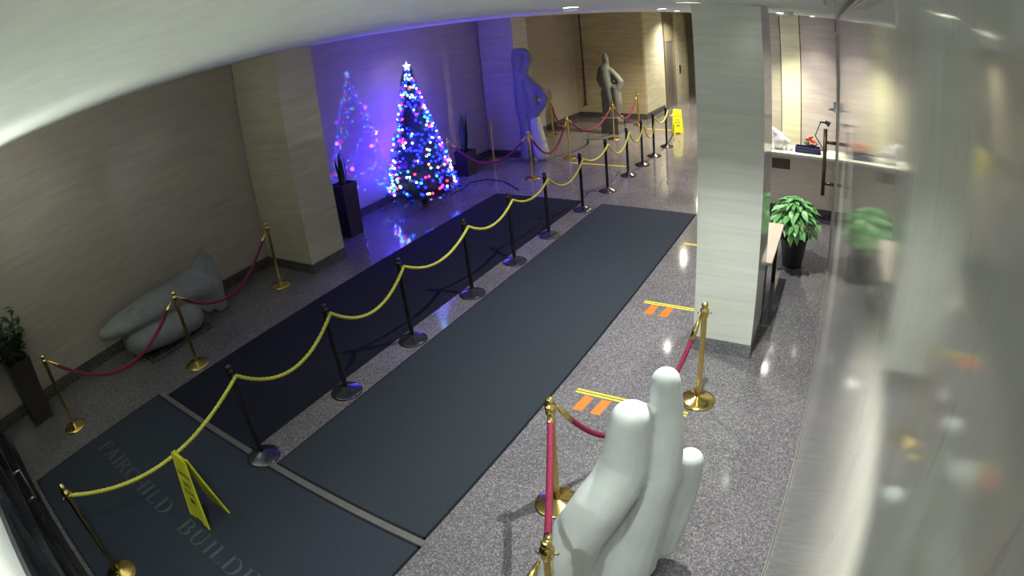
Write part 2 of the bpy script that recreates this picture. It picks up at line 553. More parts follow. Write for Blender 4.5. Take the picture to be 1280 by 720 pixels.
GL = {
    'F': (.72, stem(.1) + Lrect(.1, .94, .66, 1) + Lrect(.61, .74, .66, 1) + Lrect(.2, .50, .5, .56) + Lrect(.46, .42, .5, .64)),
    'A': (.92, Ldiag(.12, 0, .46, 1, .06) + Ldiag(.76, 0, .46, 1, .16) + Lrect(.24, .32, .66, .38) + Lrect(0, 0, .24, SF) + Lrect(.6, 0, .92, SF)),
    'I': (.36, stem(.11)),
    'R': (.86, stem(.1) + Larc(.38, .74, .3, .26, -90, 90, TK, .06) + Lrect(.2, .94, .4, 1) + Lrect(.2, .48, .4, .54) + Ldiag(.72, 0, .42, .5, .15) + Lrect(.62, 0, .86, SF)),
    'C': (.82, Larc(.46, .5, .42, .5, 50, 310, TK, .06, 16) + Lrect(.68, .66, .74, .96)),
    'H': (.96, stem(.1) + stem(.7) + Lrect(.2, .47, .76, .53)),
    'L': (.72, stem(.1) + Lrect(.1, 0, .66, .06) + Lrect(.61, 0, .66, .28)),
    'D': (.90, stem(.1) + Larc(.38, .5, .46, .5, -90, 90, TK, .06, 14) + Lrect(.2, .94, .4, 1) + Lrect(.2, 0, .4, .06)),
    'B': (.80, stem(.1) + Larc(.38, .75, .28, .25, -90, 90, TK, .05) + Larc(.38, .27, .36, .27, -90, 90, TK, .05) + Lrect(.2, .95, .4, 1) + Lrect(.2, 0, .4, .05)),
    'U': (.92, Lrect(.1, .35, .25, 1) + Lrect(.02, .95, .34, 1) + Lrect(.68, .35, .74, 1) + Lrect(.6, .95, .84, 1) + Larc(.42, .36, .32, .36, 180, 360, .12, .07, 12)),
    'N': (.96, Lrect(.12, 0, .18, 1) + Lrect(.72, 0, .78, 1) + Ldiag(.72, 0, .18, 1, .17) + Lrect(.03, 0, .28, SF) + Lrect(0, .95, .2, 1) + Lrect(.62, .95, .88, 1)),
    'G': (.90, Larc(.46, .5, .42, .5, 50, 330, TK, .06, 16) + Lrect(.66, 0.1, .8, .45) + Lrect(.58, .41, .88, .46) + Lrect(.68, .66, .74, .96)),
}
def lay(word, y0, y1, h=.175, x=.745):
    tot = sum(GL[c][0] + .1 for c in word) - .1
    k = (y0 - y1) / tot
    u = 0
    for c in word:
        w, quads = GL[c]
        b = bmesh.new()
        for q in quads:
            top = [b.verts.new((x - em.location.x + v * h, y0 - em.location.y - (u + uu) * k, .0125)) for uu, v in q]
            bot = [b.verts.new((p.co.x, p.co.y, .009)) for p in top]
            b.faces.new(top)
            for i in range(len(top)):
                j = (i + 1) % len(top)
                b.faces.new((top[i], bot[i], bot[j], top[j]))
        obj('letter', b, M_LETTER, em)
        u += w + .1
lay('FAIRCHILD', 5.94, 4.27)
lay('BUILDING', 4.03, 2.62)

def tape(x, y0, y1, label, feet=()):
    t = thing('floor_tape', label, 'tape', (x, (y0 + y1) / 2, 0))
    h = (y1 - y0) / 2
    for dx in (-.028, .012):
        obj('yellow_stripe', nbox(dx, dx + .020, -h, h, .001, .0025), M_TAPEY, t)
    for fy in feet:
        b = bmesh.new()
        q = [(-.05, fy - .045), (-.05, fy + .045), (-.27, fy + .065), (-.27, fy - .025)]
        v = [b.verts.new((a, c - t.location.y, .0025)) for a, c in q]
        w = [b.verts.new((a, c - t.location.y, .001)) for a, c in q]
        b.faces.new(v)
        for i in range(4):
            b.faces.new((v[i], w[i], w[(i + 1) % 4], v[(i + 1) % 4]))
        obj('orange_stripe', b, M_TAPEO, t)
    return t
tape(5.84, 1.22, 2.02, 'double yellow floor tape with two orange marks, left of the pale pillar', (1.87, 1.69))
tape(3.99, .96, 2.02, 'double yellow floor tape with two orange marks, behind the pale sculpture', (1.87, 1.70))
tape(7.72, 1.4, 2.06, 'short yellow floor tape beyond the pale pillar')
tape(11.5, 4.35, 5.63, 'yellow floor tape crossing towards the far roped sculpture')
tape(15.6, 4.5, 5.2, 'faint yellow floor tape near the far wet floor sign')

# ------------------------------------------------------------------ stanchions
def black_stanchion():
    t = thing('black_stanchion', '', 'stanchion')
    b = lathe(bmesh.new(), [(0, .075), (.03, .075), (.045, .06), (.10, .042), (.15, .022), (.165, .012), (.165, .001), (0, .001)], 28)
    obj('base', b, M_BASEK, t, smooth=True)
    b = lathe(bmesh.new(), [(0, .06), (.026, .062), (.026, .90), (0, .90)], 14)
    obj('pole', b, M_BLACK, t, smooth=False)
    b = lathe(bmesh.new(), [(0, .895), (.030, .895), (.034, .91), (.034, .935), (.022, .945), (.030, .96), (.026, .975), (0, .985)], 16)
    obj('cap', b, M_BLACK, t, smooth=True)
    b = tube(bmesh.new(), [(.0, -.03, .885), (0, -.048, .885), (0, -.055, .90)], .006, 6)
    obj('hook', b, M_STEEL, t)
    return t
ordn = ['nearest the entrance', 'second from the entrance', 'third from the entrance', 'fourth from the entrance', 'fifth from the entrance',
        'sixth from the entrance', 'at the far end of the runner mats', 'first one past the mats', 'second one past the mats',
        'third one past the mats', 'second from the far end', 'farthest of the row']
px_ = [1.89, 3.05, 4.14, 5.33, 6.36, 7.38, 8.62, 9.74, 10.85, 11.75, 12.59, 13.62]
proto = black_stanchion()
for i, x in enumerate(px_):
    o = proto if i == 0 else copy_tree(proto)
    o.location = (x, 4.06, 0.0)
    o['label'] = 'black stanchion of the yellow rope line, ' + ordn[i]
    o['group'] = 'black stanchions down the middle of the lobby'

def brass_stanchion():
    t = thing('brass_stanchion', '', 'stanchion')
    b = lathe(bmesh.new(), [(0, .055), (.035, .055), (.05, .045), (.12, .032), (.155, .018), (.165, .010), (.165, .001), (0, .001)], 32)
    obj('base', b, M_BRASS, t, smooth=True)
    b = lathe(bmesh.new(), [(0, .04), (.025, .05), (.025, .86), (0, .86)], 16)
    obj('pole', b, M_BRASS, t)
    b = lathe(bmesh.new(), [(0, .855), (.034, .855), (.036, .87), (.030, .89), (.038, .90), (.038, .92), (.014, .93), (.012, .94)], 18)
    obj('collar', b, M_BRASS, t, smooth=True)
    b = ball(bmesh.new(), (0, 0, .958), .030, 16, 10)
    obj('finial', b, M_BRASS, t, smooth=True)
    for a in (0, 1, 2, 3):
        c, s = cos(a * pi / 2), sin(a * pi / 2)
        b = tube(bmesh.new(), [(.034 * c, .034 * s, .885), (.052 * c, .052 * s, .880), (.058 * c, .058 * s, .895)], .006, 6)
        obj('ring', b, M_BRASS, t)
    return t
BR = {
    'entr': (.04, 4.03, 'brass stanchion at the entrance end of the yellow rope'),
    'A': (.68, 6.72, 'brass stanchion beside the tall bushy plant in the left corner'),
    'B': (2.52, 6.27, 'brass stanchion in front of the reclining grey sculpture'),
    'C': (4.57, 7.00, 'brass stanchion beside the left beige pillar'),
    'S1': (2.64, 1.53, 'brass stanchion between the charcoal runner and the pale sculpture'),
    'S3': (1.58, .99, 'brass stanchion nearest the camera, at the bottom edge'),
    'S4': (4.22, .93, 'brass stanchion standing in front of the bright freestanding pillar'),
    'E': (10.15, 5.86, 'brass stanchion in front of the violet lit far pillar'),
    'F': (11.9, 5.85, 'brass stanchion right of the violet lit standing sculpture'),
    'D': (11.45, 7.60, 'brass stanchion close to the left wall by the far pillar'),
    'I': (14.2, 7.42, 'brass stanchion behind the violet lit standing sculpture'),
    'G': (14.05, 5.6, 'brass stanchion in front of the small far figure sculpture'),
    'H': (16.1, 5.62, 'brass stanchion beside the far corner of the wall'),
    'T': (9.45, 7.35, 'brass stanchion half hidden behind the decorated tree'),
}
bp = brass_stanchion()
first = True
for k, (x, y, lab) in BR.items():
    o = bp if first else copy_tree(bp)
    first = False
    o.location = (x, y, 0)
    o.rotation_euler = (0, 0, .3)
    o['label'] = lab
    o['group'] = 'brass stanchions'

def velvet(a, b, d, label, za=.885, zb=.885, rad=.021):
    A, B = Vector((BR[a][0], BR[a][1], za)), Vector((BR[b][0], BR[b][1], zb))
    dr = (B - A).normalized()
    A2, B2 = A + dr * .055, B - dr * .055
    t = thing('velvet_rope', label, 'rope', tuple((A + B) / 2), 0, 'maroon velvet ropes')
    off = (A + B) / 2
    pts = [p - off for p in sag(A2, B2, d, 28)]
    obj('rope', tube(bmesh.new(), pts[1:-1], rad, 10), M_VELV, t, smooth=True)
    for e, f in ((0, 2), (-1, -3)):
        p, q = pts[e], pts[f]
        obj('end_hook', tube(bmesh.new(), [p, p.lerp(q, .55), q], [.008, .024, .024], 10), M_BRASS, t, smooth=True)
velvet('A', 'B', .50, 'maroon velvet rope from the corner plant to the reclining sculpture')
velvet('B', 'C', .46, 'maroon velvet rope from the reclining sculpture to the left pillar')
velvet('S1', 'S4', .66, 'bright maroon velvet rope passing behind the pale sculpture')
velvet('S1', 'S3', .05, 'bright maroon velvet rope hanging left of the pale sculpture')
velvet('T', 'E', .50, 'maroon velvet rope running from the tree to the violet pillar')
velvet('E', 'F', .55, 'maroon velvet rope in front of the violet lit standing sculpture')
velvet('F', 'G', .42, 'maroon velvet rope between the two far sculptures')
velvet('G', 'H', .50, 'maroon velvet rope right of the small far figure sculpture')
velvet('I', 'F', .28, 'maroon velvet rope behind the violet lit standing sculpture')
# loose end hanging from the nearest stanchion
t = thing('velvet_rope', 'maroon velvet rope dropping down out of the bottom edge', 'rope', (1.58, .99, 0), 0, 'maroon velvet ropes')
pts = sag((-.05, .02, .87), (-1.5, .25, .87), .42, 24)
obj('rope', tube(bmesh.new(), pts[1:], .021, 10), M_VELV, t, smooth=True)
obj('end_hook', tube(bmesh.new(), [pts[0], pts[0].lerp(pts[2], .5), pts[2]], [.008, .024, .024], 10), M_BRASS, t, smooth=True)

# yellow twisted rope, one span at a time
span = [(.04, 4.03, .88)] + [(x + .02, 4.01, .885) for x in px_]
dips = [.28, .27, .25, .19, .17, .14, .25, .14, .28, .27, .36, .2]
spn = ['from the entrance brass post to the first black stanchion', 'between the first and second black stanchions', 'between the second and third black stanchions',
       'between the third and fourth black stanchions', 'between the fourth and fifth black stanchions', 'between the fifth and sixth black stanchions',
       'ending where the runner mats end', 'first one past the mats', 'second one past the mats', 'third one past the mats',
       'next to last before the far wet floor sign', 'last one before the far wet floor sign']
for i, (a, b) in enumerate(zip(span, span[1:])):
    off = (Vector(a) + Vector(b)) / 2
    n = 90 if i < 4 else 50
    pts = [p - off for p in sag(a, b, dips[i], n)]
    o = obj('yellow_rope', tube(bmesh.new(), pts, .0150, 12, twist=42 if i < 4 else 42, lobes=3, depth=.28), M_ROPE, smooth=True)
    o.location = off
    tag(o, 'twisted yellow rope span, ' + spn[i], 'rope', 'yellow rope spans')
off = Vector((14.3, 4.1, .6))
pts = [p - off for p in sag((13.64, 4.01, .885), (15.1, 4.25, .70), .16, 30)]
o = obj('yellow_rope', tube(bmesh.new(), pts, .0150, 10, twist=42, lobes=3, depth=.2), M_ROPE, smooth=True)
o.location = off
tag(o, 'twisted yellow rope end tied to the far wet floor sign', 'rope', 'yellow rope spans')

# ------------------------------------------------------------------ wet floor signs
def text_mesh(s, size):
    cu = bpy.data.curves.new('t', 'FONT')
    cu.body = s
    cu.size = size
    cu.align_x = 'CENTER'
    cu.extrude = .001
    cu.resolution_u = 2
    o = bpy.data.objects.new('t', cu)
    C.objects.link(o)
    dg = bpy.context.evaluated_depsgraph_get()
    me = bpy.data.meshes.new_from_object(o.evaluated_get(dg))
    bpy.data.objects.remove(o)
    return me
def wet_sign(loc, rz, label, spread=.11):
    t = thing('wet_floor_sign', label, 'sign', loc, rz, 'yellow wet floor signs')
    H = .64
    for s in (-1, 1):
        b = bmesh.new()
        prof = [(-.15, 0), (-.07, 0), (-.05, .035), (.05, .035), (.07, 0), (.15, 0), (.105, H), (-.105, H)]
        th = .010
        f = [b.verts.new((s * (spread * (1 - v / H) + .004), u, v + .002)) for u, v in prof]
        g = [b.verts.new((s * (spread * (1 - v / H) + .004 + th), u, v + .002)) for u, v in prof]
        b.faces.new(f)
        b.faces.new(g)
        for i in range(len(f)):
            j = (i + 1) % len(f)
            b.faces.new((f[i], f[j], g[j], g[i]))
        p = obj('panel', b, M_SIGNY, t)
        # raised rim
        r = bmesh.new()
        for q0, q1 in (((-.15, 0), (-.105, H)), ((.15, 0), (.105, H))):
            tube(r, [(s * (spread * (1 - v / H) + .012), u, v + .008) for u, v in (q0, q1)], .010, 6)
        obj('rim', r, M_SIGNY, p)
        ang = math.atan2(spread, H)
        for txt, z, sz in (('CAUTION', .46, .050), ('WET', .36, .058), ('FLOOR', .29, .050)):
            me = text_mesh(txt, sz)
            me.materials.append(M_INK)
            o = bpy.data.objects.new('lettering', me)
            C.objects.link(o)
            o.parent = p
            x = s * (spread * (1 - z / H) + .004 + th + .002)
            X = Vector((0, s, 0))
            Z = Vector((s * cos(ang), 0, sin(ang)))
            Y = Z.cross(X)
            o.matrix_local = Matrix(((X.x, Y.x, Z.x, x), (X.y, Y.y, Z.y, 0), (X.z, Y.z, Z.z, z), (0, 0, 0, 1)))
        ic = bmesh.new()
        for k in range(3):
            box(ic, -.003, .003, -.05 + .028 * k, -.035 + .028 * k, .17, .25)
        o = obj('mark', ic, M_INK, p)
        o.matrix_local = Matrix.Translation((s * (spread * (1 - .21 / H) + .004 + th), 0, 0)) @ Matrix.Rotation(-s * ang * 0, 4, 'Y')
    b = tube(bmesh.new(), [(0, -.06, H + .006), (0, .06, H + .006)], .012, 8)
    obj('hinge_bar', b, M_SIGNY, t)
    return t
wet_sign((1.08, 3.90, 0), 0.0, 'folding yellow wet floor sign standing on the entrance mat under the rope')
wet_sign((15.3, 4.24, 0), 0.35, 'folding yellow wet floor sign at the far end of the ropes')

# ------------------------------------------------------------------ sculptures
s1 = thing('sculpture', 'pale smooth abstract stone sculpture with three upright forms, nearest camera', 'sculpture', (2.15, .8, 0))
def rel(ch, o=(2.15, .8, 0)):
    return [(c[0] - o[0], c[1] - o[1], c[2] - o[2], *c[3:]) for c in ch]
A_ = [(2.2, .815, 1.36, .108, 1, 1, .75), (2.2, .825, 1.25, .122), (2.19, .835, 1.05, .140), (2.12, .87, .92, .150), (2.05, .92, .82, .155), (1.98, 1.02, .60, .160), (1.93, 1.08, .36, .165), (1.92, 1.10, .20, .17)]
B_ = [(2.35, .69, 1.505, .080), (2.35, .68, 1.34, .095), (2.32, .66, 1.15, .102), (2.3, .66, .94, .115), (2.26, .70, .72, .130), (2.23, .75, .44, .165), (2.2, .80, .20, .20)]
C_ = [(2.55, .565, .84, .078, 1.1, 1.1, .9), (2.53, .575, .70, .100), (2.46, .60, .46, .11), (2.38, .64, .22, .11)]
obj_s = stone('carved_forms', [rel(A_), rel(B_), rel(C_), rel([(2.18, .86, .72, .06), (2.15, .88, .45, .11), (2.12, .9, .2, .15)])], M_STAT, voxel=.013, smooth_it=9, parent=s1, step=.2)
obj('plinth', nbox(-.37, -.12, -.45, .36, .001, .07, bev=.01), M_STAT, s1)

# reclining sculpture by the left wall
s2 = thing('sculpture', 'low reclining grey stone sculpture with a raised fin by the left wall', 'sculpture', (2.6, 7.25, 0))
def fin(bm):
    # blade rising from the right end
    pts = [(.38, .55), (.70, .72), (1.0, 1.00), (1.10, .82), (1.14, .50), (1.10, .20), (.80, .10)]
    for s in (0,):
        f = [bm.verts.new((x - .05, -.09, z)) for x, z in pts]
        g = [bm.verts.new((x - .05, .10, z)) for x, z in pts]
        bm.faces.new(f)
        bm.faces.new(g[::-1])
        for i in range(len(f)):
            j = (i + 1) % len(f)
            bm.faces.new((f[j], f[i], g[i], g[j]))
stone('carved_body', [
    [(-.88, .02, .58, .09, 1, 1.3, .9), (-.55, 0, .58, .17, 1, 1.4, .9), (-.1, 0, .58, .21, 1, 1.4, .9), (.35, 0, .58, .20, 1, 1.3, .95), (.75, 0, .52, .20, 1, 1.1, 1), (.95, 0, .40, .17)],
    [(-.45, 0, .30, .20, 1, 1.5, 1), (0, 0, .26, .24, 1, 1.5, 1), (.4, -.05, .24, .22, 1, 1.4, 1)],
    [(.95, 0, .40, .15), (.98, -.02, .15, .12)],
    [(.45, .0, .62, .16), (.62, 0, .72, .10)],
], M_STAT_D, voxel=.02, extra=fin, smooth_it=6, parent=s2)
obj('plinth', nbox(-.45, .62, -.30, .34, .001, .05, bev=.01), M_GRAN_D, s2)

# tall standing sculpture beside the far pillar
s3 = thing('sculpture', 'tall twisting stone sculpture standing by the violet lit far pillar', 'sculpture', (11.6, 6.45, 0))
stone('carved_figure', [
    [(0, .30, .85, .14), (0, .33, 1.2, .16), (0, .33, 1.5, .17), (0, .33, 1.8, .15), (0, .34, 2.1, .13), (0, .36, 2.35, .13), (0, .37, 2.50, .10)],
    [(.02, .14, 2.48, .10), (.02, .08, 2.36, .10), (0, .16, 2.2, .11), (0, .24, 2.0, .13)],
    [(0, .34, 2.52, .09), (0, .16, 2.52, .09)],
    [(0, .20, 1.95, .10), (0, .02, 1.72, .12), (0, -.16, 1.58, .12), (0, -.27, 1.45, .09), (0, -.20, 1.30, .09), (0, -.04, 1.16, .10), (0, .10, .98, .13)],
    [(0, .16, 1.75, .14), (0, .06, 1.52, .15), (0, .06, 1.32, .14), (0, .14, 1.1, .14)],
    [(0, .26, .9, .15), (0, .30, .5, .15), (0, .30, .12, .17)],
], M_STAT_D, voxel=.026, smooth_it=5, parent=s3)
stone('carved_base_block', [[(0, .05, .95, .13), (0, 0, .55, .16), (.0, -.05, .16, .18)]], plain('light_stone', (0.50, 0.52, 0.47), rough=.5), voxel=.03, smooth_it=4, parent=s3)

# small far figure
s4 = thing('sculpture', 'weathered grey figure sculpture near the far tan wall', 'sculpture', (14.85, 5.95, 0))
stone('carved_figure', [
    [(0, .08, 2.16, .06), (0, .07, 2.05, .095), (0, .05, 1.93, .075)],
    [(0, .08, 1.86, .10), (0, .12, 1.72, .17), (0, .10, 1.5, .19), (0, .05, 1.2, .17), (0, 0, .9, .17), (0, 0, .5, .17)],
    [(0, .24, 1.75, .08), (0, .31, 1.5, .075), (0, .24, 1.32, .07), (0, .05, 1.35, .08)],
    [(0, -.05, 1.72, .09), (0, -.20, 1.55, .10), (0, -.30, 1.42, .10), (0, -.22, 1.25, .12)],
    [(0, -.15, 1.25, .14), (0, -.18, .85, .15), (0, -.1, .5, .15)],
    [(0, .12, 1.1, .15), (0, .10, .6, .16), (0, .08, .4, .15)],
], M_STAT_G, voxel=.026, smooth_it=4, parent=s4)
obj('pedestal', nbox(-.22, .22, -.26, .24, .001, .45, bev=.02), M_STAT_G, s4)

# ------------------------------------------------------------------ decorated tree
TX, TY, TH = 8.25, 7.12, 2.60
tr = thing('christmas_tree', 'tall decorated evergreen with blue, white and red lights against the wall', 'tree', (TX, TY, 0))
obj('trunk', tube(bmesh.new(), [(0, 0, .001), (0, 0, 2.4)], [.06, .02], 8), M_TRUNK, tr)
rnd = random.Random(3)
def cone_r(z):
    return max(.015, .70 * (1 - (z - .20) / (TH - .20)) ** 0.9) if z > .2 and z < TH else (.62 if z < 1 else .015)
b = bmesh.new()
def needle_branch(b, p, d, L):
    d = d.normalized()
    side = d.cross(Vector((0, 0, 1))).normalized()
    up = side.cross(d)
    for k in range(9):
        t = (k + 1) / 9
        c = p + d * L * t
        a = rnd.uniform(0, 2 * pi)
        for s in (0, pi):
            n = (side * cos(a + s) + up * sin(a + s)) * .8 + d * .7
            n.normalize()
            w = d * .006
            q = c + n * rnd.uniform(.045, .075)
            b.faces.new((b.verts.new(c - w), b.verts.new(c + w), b.verts.new(q)))
    w = side * .004
    b.faces.new((b.verts.new(p - w), b.verts.new(p + w), b.verts.new(p + d * L)))
z = .16
while z < TH - .06:
    r = cone_r(z)
    n = int(16 + r * 66)
    for i in range(n):
        a = rnd.uniform(0, 2 * pi)
        zz = z + rnd.uniform(-.03, .03)
        rr = r * rnd.uniform(.35, .98)
        d = Vector((cos(a), sin(a), rnd.uniform(-.35, .15)))
        L = min(rnd.uniform(.10, .20), r * 1.1 + .03)
        p = Vector((cos(a) * max(0, rr - L), sin(a) * max(0, rr - L), zz))
        needle_branch(b, p, d, L)
    z += .055
fo = obj('needles', b, M_PINE, tr)
fo['kind'] = 'stuff'
core = lathe(bmesh.new(), [(0, TH - .12)] + [(cone_r(q) * .62, q) for q in [2.3, 2.0, 1.6, 1.2, .8, .4, .2]] + [(0, .15)], 18)
obj('inner_boughs', core, M_PINE, tr)
# string lights
LED = {'blue': ((.005, .008, 1.0), 13), 'white': ((.35, .65, 1.0), 8), 'red': ((1.0, .02, .05), 9), 'green': ((.03, .9, .55), 6), 'amber': ((1.0, .5, .08), 6)}
bulbs = {k: bmesh.new() for k in LED}
for i in range(650):
    t = rnd.random() ** 1.25
    z = .35 + t * (TH - .38)
    a = rnd.uniform(0, 2 * pi)
    r = cone_r(z) * rnd.uniform(.95, 1.06)
    c = rnd.random()
    k = 'blue' if c < .60 else 'white' if c < .80 else 'red' if c < .90 else 'green' if c < .97 else 'amber'
    ico(bulbs[k], (r * cos(a), r * sin(a), z), .027 if k == 'blue' else .025)
for k, bb in bulbs.items():
    o = obj(k + '_string_lights', bb, emit('led_' + k, LED[k][0], LED[k][1]), tr)
    o['kind'] = 'stuff'
# light of the blue strings reaching the wall and floor
for i, (a, z, pw) in enumerate(((100, 1.15, 9), (150, .8, 9), (195, 1.3, 7), (20, 1.3, 36), (60, 1.9, 4), (225, .6, 1.6), (262, 1.25, 1.6), (300, .7, 1.6), (215, 1.7, 1.2), (285, 1.9, 1.0), (245, .95, 1.4), (340, 1.0, 1.6))):
    ld = bpy.data.lights.new('string_glow', 'POINT')
    ld.color = (.075, .014, 1.0)
    ld.energy = pw * 2.6
    ld.shadow_soft_size = .04
    lo = bpy.data.objects.new('string_lamp', ld)
    C.objects.link(lo)
    lo.parent = tr
    r = cone_r(z) + .05
    lo.location = (r * cos(R(a)), min(r * sin(R(a)), .70), z)
for i in range(46):
    z = .18 + rnd.random() ** 1.6 * 1.9
    a = rnd.uniform(0, 2 * pi)
    r = cone_r(z) * 1.0
    obj('bauble', ball(bmesh.new(), (r * cos(a), r * sin(a), z), .034, 12, 8), M_SILVER if i % 3 else M_BLUEB, tr, smooth=True)
b = bmesh.new()
for k in range(5):
    a0 = 2 * pi * k / 5 + pi / 2
    tip = b.verts.new((0, .10 * cos(a0), .10 * sin(a0)))
    for s in (-1, 1):
        a1 = a0 + s * pi / 5
        inn = b.verts.new((0, .045 * cos(a1), .045 * sin(a1)))
        for xx in (-.03, .03):
            b.faces.new((tip, inn, b.verts.new((xx, 0, 0))))
st = obj('star', b, emit('star_glow', (.25, .6, 1.0), 9), tr)
st.location = (0, 0, TH + .03)
b = bmesh.new()
tube(b, [(.55 + .0, -.2, .012), (.9, -.25, .012), (1.35, -.12, .012), (1.62, -.35, .012), (1.55, -.8, .012), (1.1, -1.4, .012)], .010, 6)
o = obj('power_cable', b, M_BLACK)
o.location = (TX, TY, 0)
tag(o, 'thin black power cable curving over the floor beside the tree', 'cable')

# ------------------------------------------------------------------ potted plants
def pot(t, r0, r1, h, square=False):
    if square:
        b = bmesh.new()
        lo = [b.verts.new((sx * r0, sy * r0, .001)) for sx, sy in ((-1, -1), (1, -1), (1, 1), (-1, 1))]
        hi = [b.verts.new((sx * r1, sy * r1, h)) for sx, sy in ((-1, -1), (1, -1), (1, 1), (-1, 1))]
        ri = [b.verts.new((sx * (r1 - .02), sy * (r1 - .02), h)) for sx, sy in ((-1, -1), (1, -1), (1, 1), (-1, 1))]
        rl = [b.verts.new((sx * (r1 - .02), sy * (r1 - .02), h - .04)) for sx, sy in ((-1, -1), (1, -1), (1, 1), (-1, 1))]
        b.faces.new(lo[::-1])
        b.faces.new(rl)
        for A, B in ((lo, hi), (hi, ri), (ri, rl)):
            for i in range(4):
                j = (i + 1) % 4
                b.faces.new((A[i], A[j], B[j], B[i]))
        obj('pot', b, M_POT, t)
        obj('soil', nbox(-r1 + .022, r1 - .022, -r1 + .022, r1 - .022, h - .042, h - .03), M_SOIL, t)
    else:
        b = lathe(bmesh.new(), [(0, .001), (r0, .001), (r0 + .01, .02), (r1, h - .03), (r1 + .012, h - .02), (r1 + .012, h), (r1 - .015, h), (r1 - .02, h - .05), (0, h - .05)], 28)
        obj('pot', b, M_POT, t, smooth=True)
        obj('soil', lathe(bmesh.new(), [(0, h - .045), (r1 - .022, h - .045), (r1 - .022, h - .049)], 20), M_SOIL, t)

def leaf_mesh(L, w, bend, m, n=5):
    b = bmesh.new()
    rows = []
    for i in range(n + 1):
        t = i / n
        ww = w * sin(pi * (t ** .8)) * .5 + .002
        x = L * t
        z = -bend * t * t
        rows.append([b.verts.new((x, -ww, z + .15 * ww)), b.verts.new((x, 0, z)), b.verts.new((x, ww, z + .15 * ww))])
    for a, c in zip(rows, rows[1:]):
        for k in range(2):
            b.faces.new((a[k], a[k + 1], c[k + 1], c[k]))
    me = bpy.data.meshes.new('leaf')
    b.to_mesh(me)
    b.free()
    for p in me.polygons:
        p.use_smooth = True
    me.materials.append(m)
    return me

def put(name, me, parent, M4):
    o = bpy.data.objects.new(name, me)
    C.objects.link(o)
    o.parent = parent
    o.matrix_local = M4
    return o

# bright bushy plant near the reception
pr_ = thing('potted_plant', 'bright green leafy plant in a dark pot by the reception counter', 'plant', (7.5, .44, 0))
pot(pr_, .13, .19, .42)
lm = [leaf_mesh(.17, .075, .04, M_LEAF), leaf_mesh(.15, .07, .06, M_LEAF2), leaf_mesh(.18, .075, .06, M_LEAF2)]
rn = random.Random(11)
stems = bmesh.new()
for i in range(210):
    a = rn.uniform(0, 2 * pi)
    e = rn.random() ** .8
    th = e * 1.75
    rr = .36 * (.72 + .28 * rn.random())
    c = Vector((rr * sin(th) * cos(a), rr * sin(th) * sin(a), .58 + rr * 1.08 * cos(th)))
    base = Vector((.05 * cos(a), .05 * sin(a), .38))
    if i % 2 == 0:
        tube(stems, [base, base.lerp(c, .5) + Vector((0, 0, .08)), c], .004, 4)
    M4 = Matrix.Translation(c) @ Matrix.Rotation(a + rn.uniform(-.5, .5), 4, 'Z') @ Matrix.Rotation(-.35 + th * .55 + rn.uniform(-.25, .25), 4, 'Y') @ Matrix.Rotation(rn.uniform(-.4, .4), 4, 'X')
    M4 = M4 @ Matrix.Translation((-.07, 0, 0))
    put('leaf', lm[i % 3], pr_, M4)
obj('stems', stems, M_LEAF, pr_)

# dark bushy plant in tall planter, left corner
pl_ = thing('potted_plant', 'dark bushy plant in a tall black planter in the left corner', 'plant', (.36, 7.52, 0), .1)
pot(pl_, .15, .19, .86, square=True)
lm = [leaf_mesh(.16, .07, .03, M_LEAFD), leaf_mesh(.13, .06, .05, M_LEAFD)]
stems = bmesh.new()
for i in range(20):
    a = rn.uniform(0, 2 * pi)
    tilt = rn.uniform(.05, .80)
    L = rn.uniform(.40, .80)
    p0 = Vector((.05 * cos(a), .05 * sin(a), .82))
    p1 = p0 + Vector((sin(tilt) * cos(a) * L, max(-.3, min(sin(tilt) * sin(a) * L, .17)), cos(tilt) * L))
    tube(stems, [p0, p1], .008, 5)
    for k in range(11):
        t = .25 + .75 * k / 10
        c = p0.lerp(p1, t)
        aa = rn.uniform(0, 2 * pi)
        M4 = Matrix.Translation(c) @ Matrix.Rotation(aa, 4, 'Z') @ Matrix.Rotation(-.5 + rn.uniform(-.3, .5), 4, 'Y')
        put('leaf', lm[(i + k) % 2], pl_, M4)
obj('stems', stems, M_LEAFD, pl_)

# snake plants
def snake(loc, h, leaves, top, label, wall_y, r0=.15, r1=.17):
    t = thing('potted_plant', label, 'plant', loc)
    pot(t, r0, r1, h, square=True)
    for i in range(leaves):
        a = rn.uniform(0, 2 * pi)
        L = rn.uniform(.65, 1.0) * (top - h)
        me = leaf_mesh(L, .07, .0, M_LEAFD, 6)
        rr = rn.uniform(0, .09)
        M4 = Matrix.Translation((rr * cos(a), rr * sin(a), h - .05)) @ Matrix.Rotation(a, 4, 'Z') @ Matrix.Rotation(-pi / 2 + rn.uniform(.0, .16), 4, 'Y')
        put('leaf', me, t, M4)
snake((6.55, 7.42, 0), .92, 13, 1.50, 'upright blade leaved plant in a tall dark planter right of left pillar', WY)
snake((10.15, 7.45, 0), .55, 12, 1.50, 'upright blade leaved plant standing behind the decorated tree', WY)

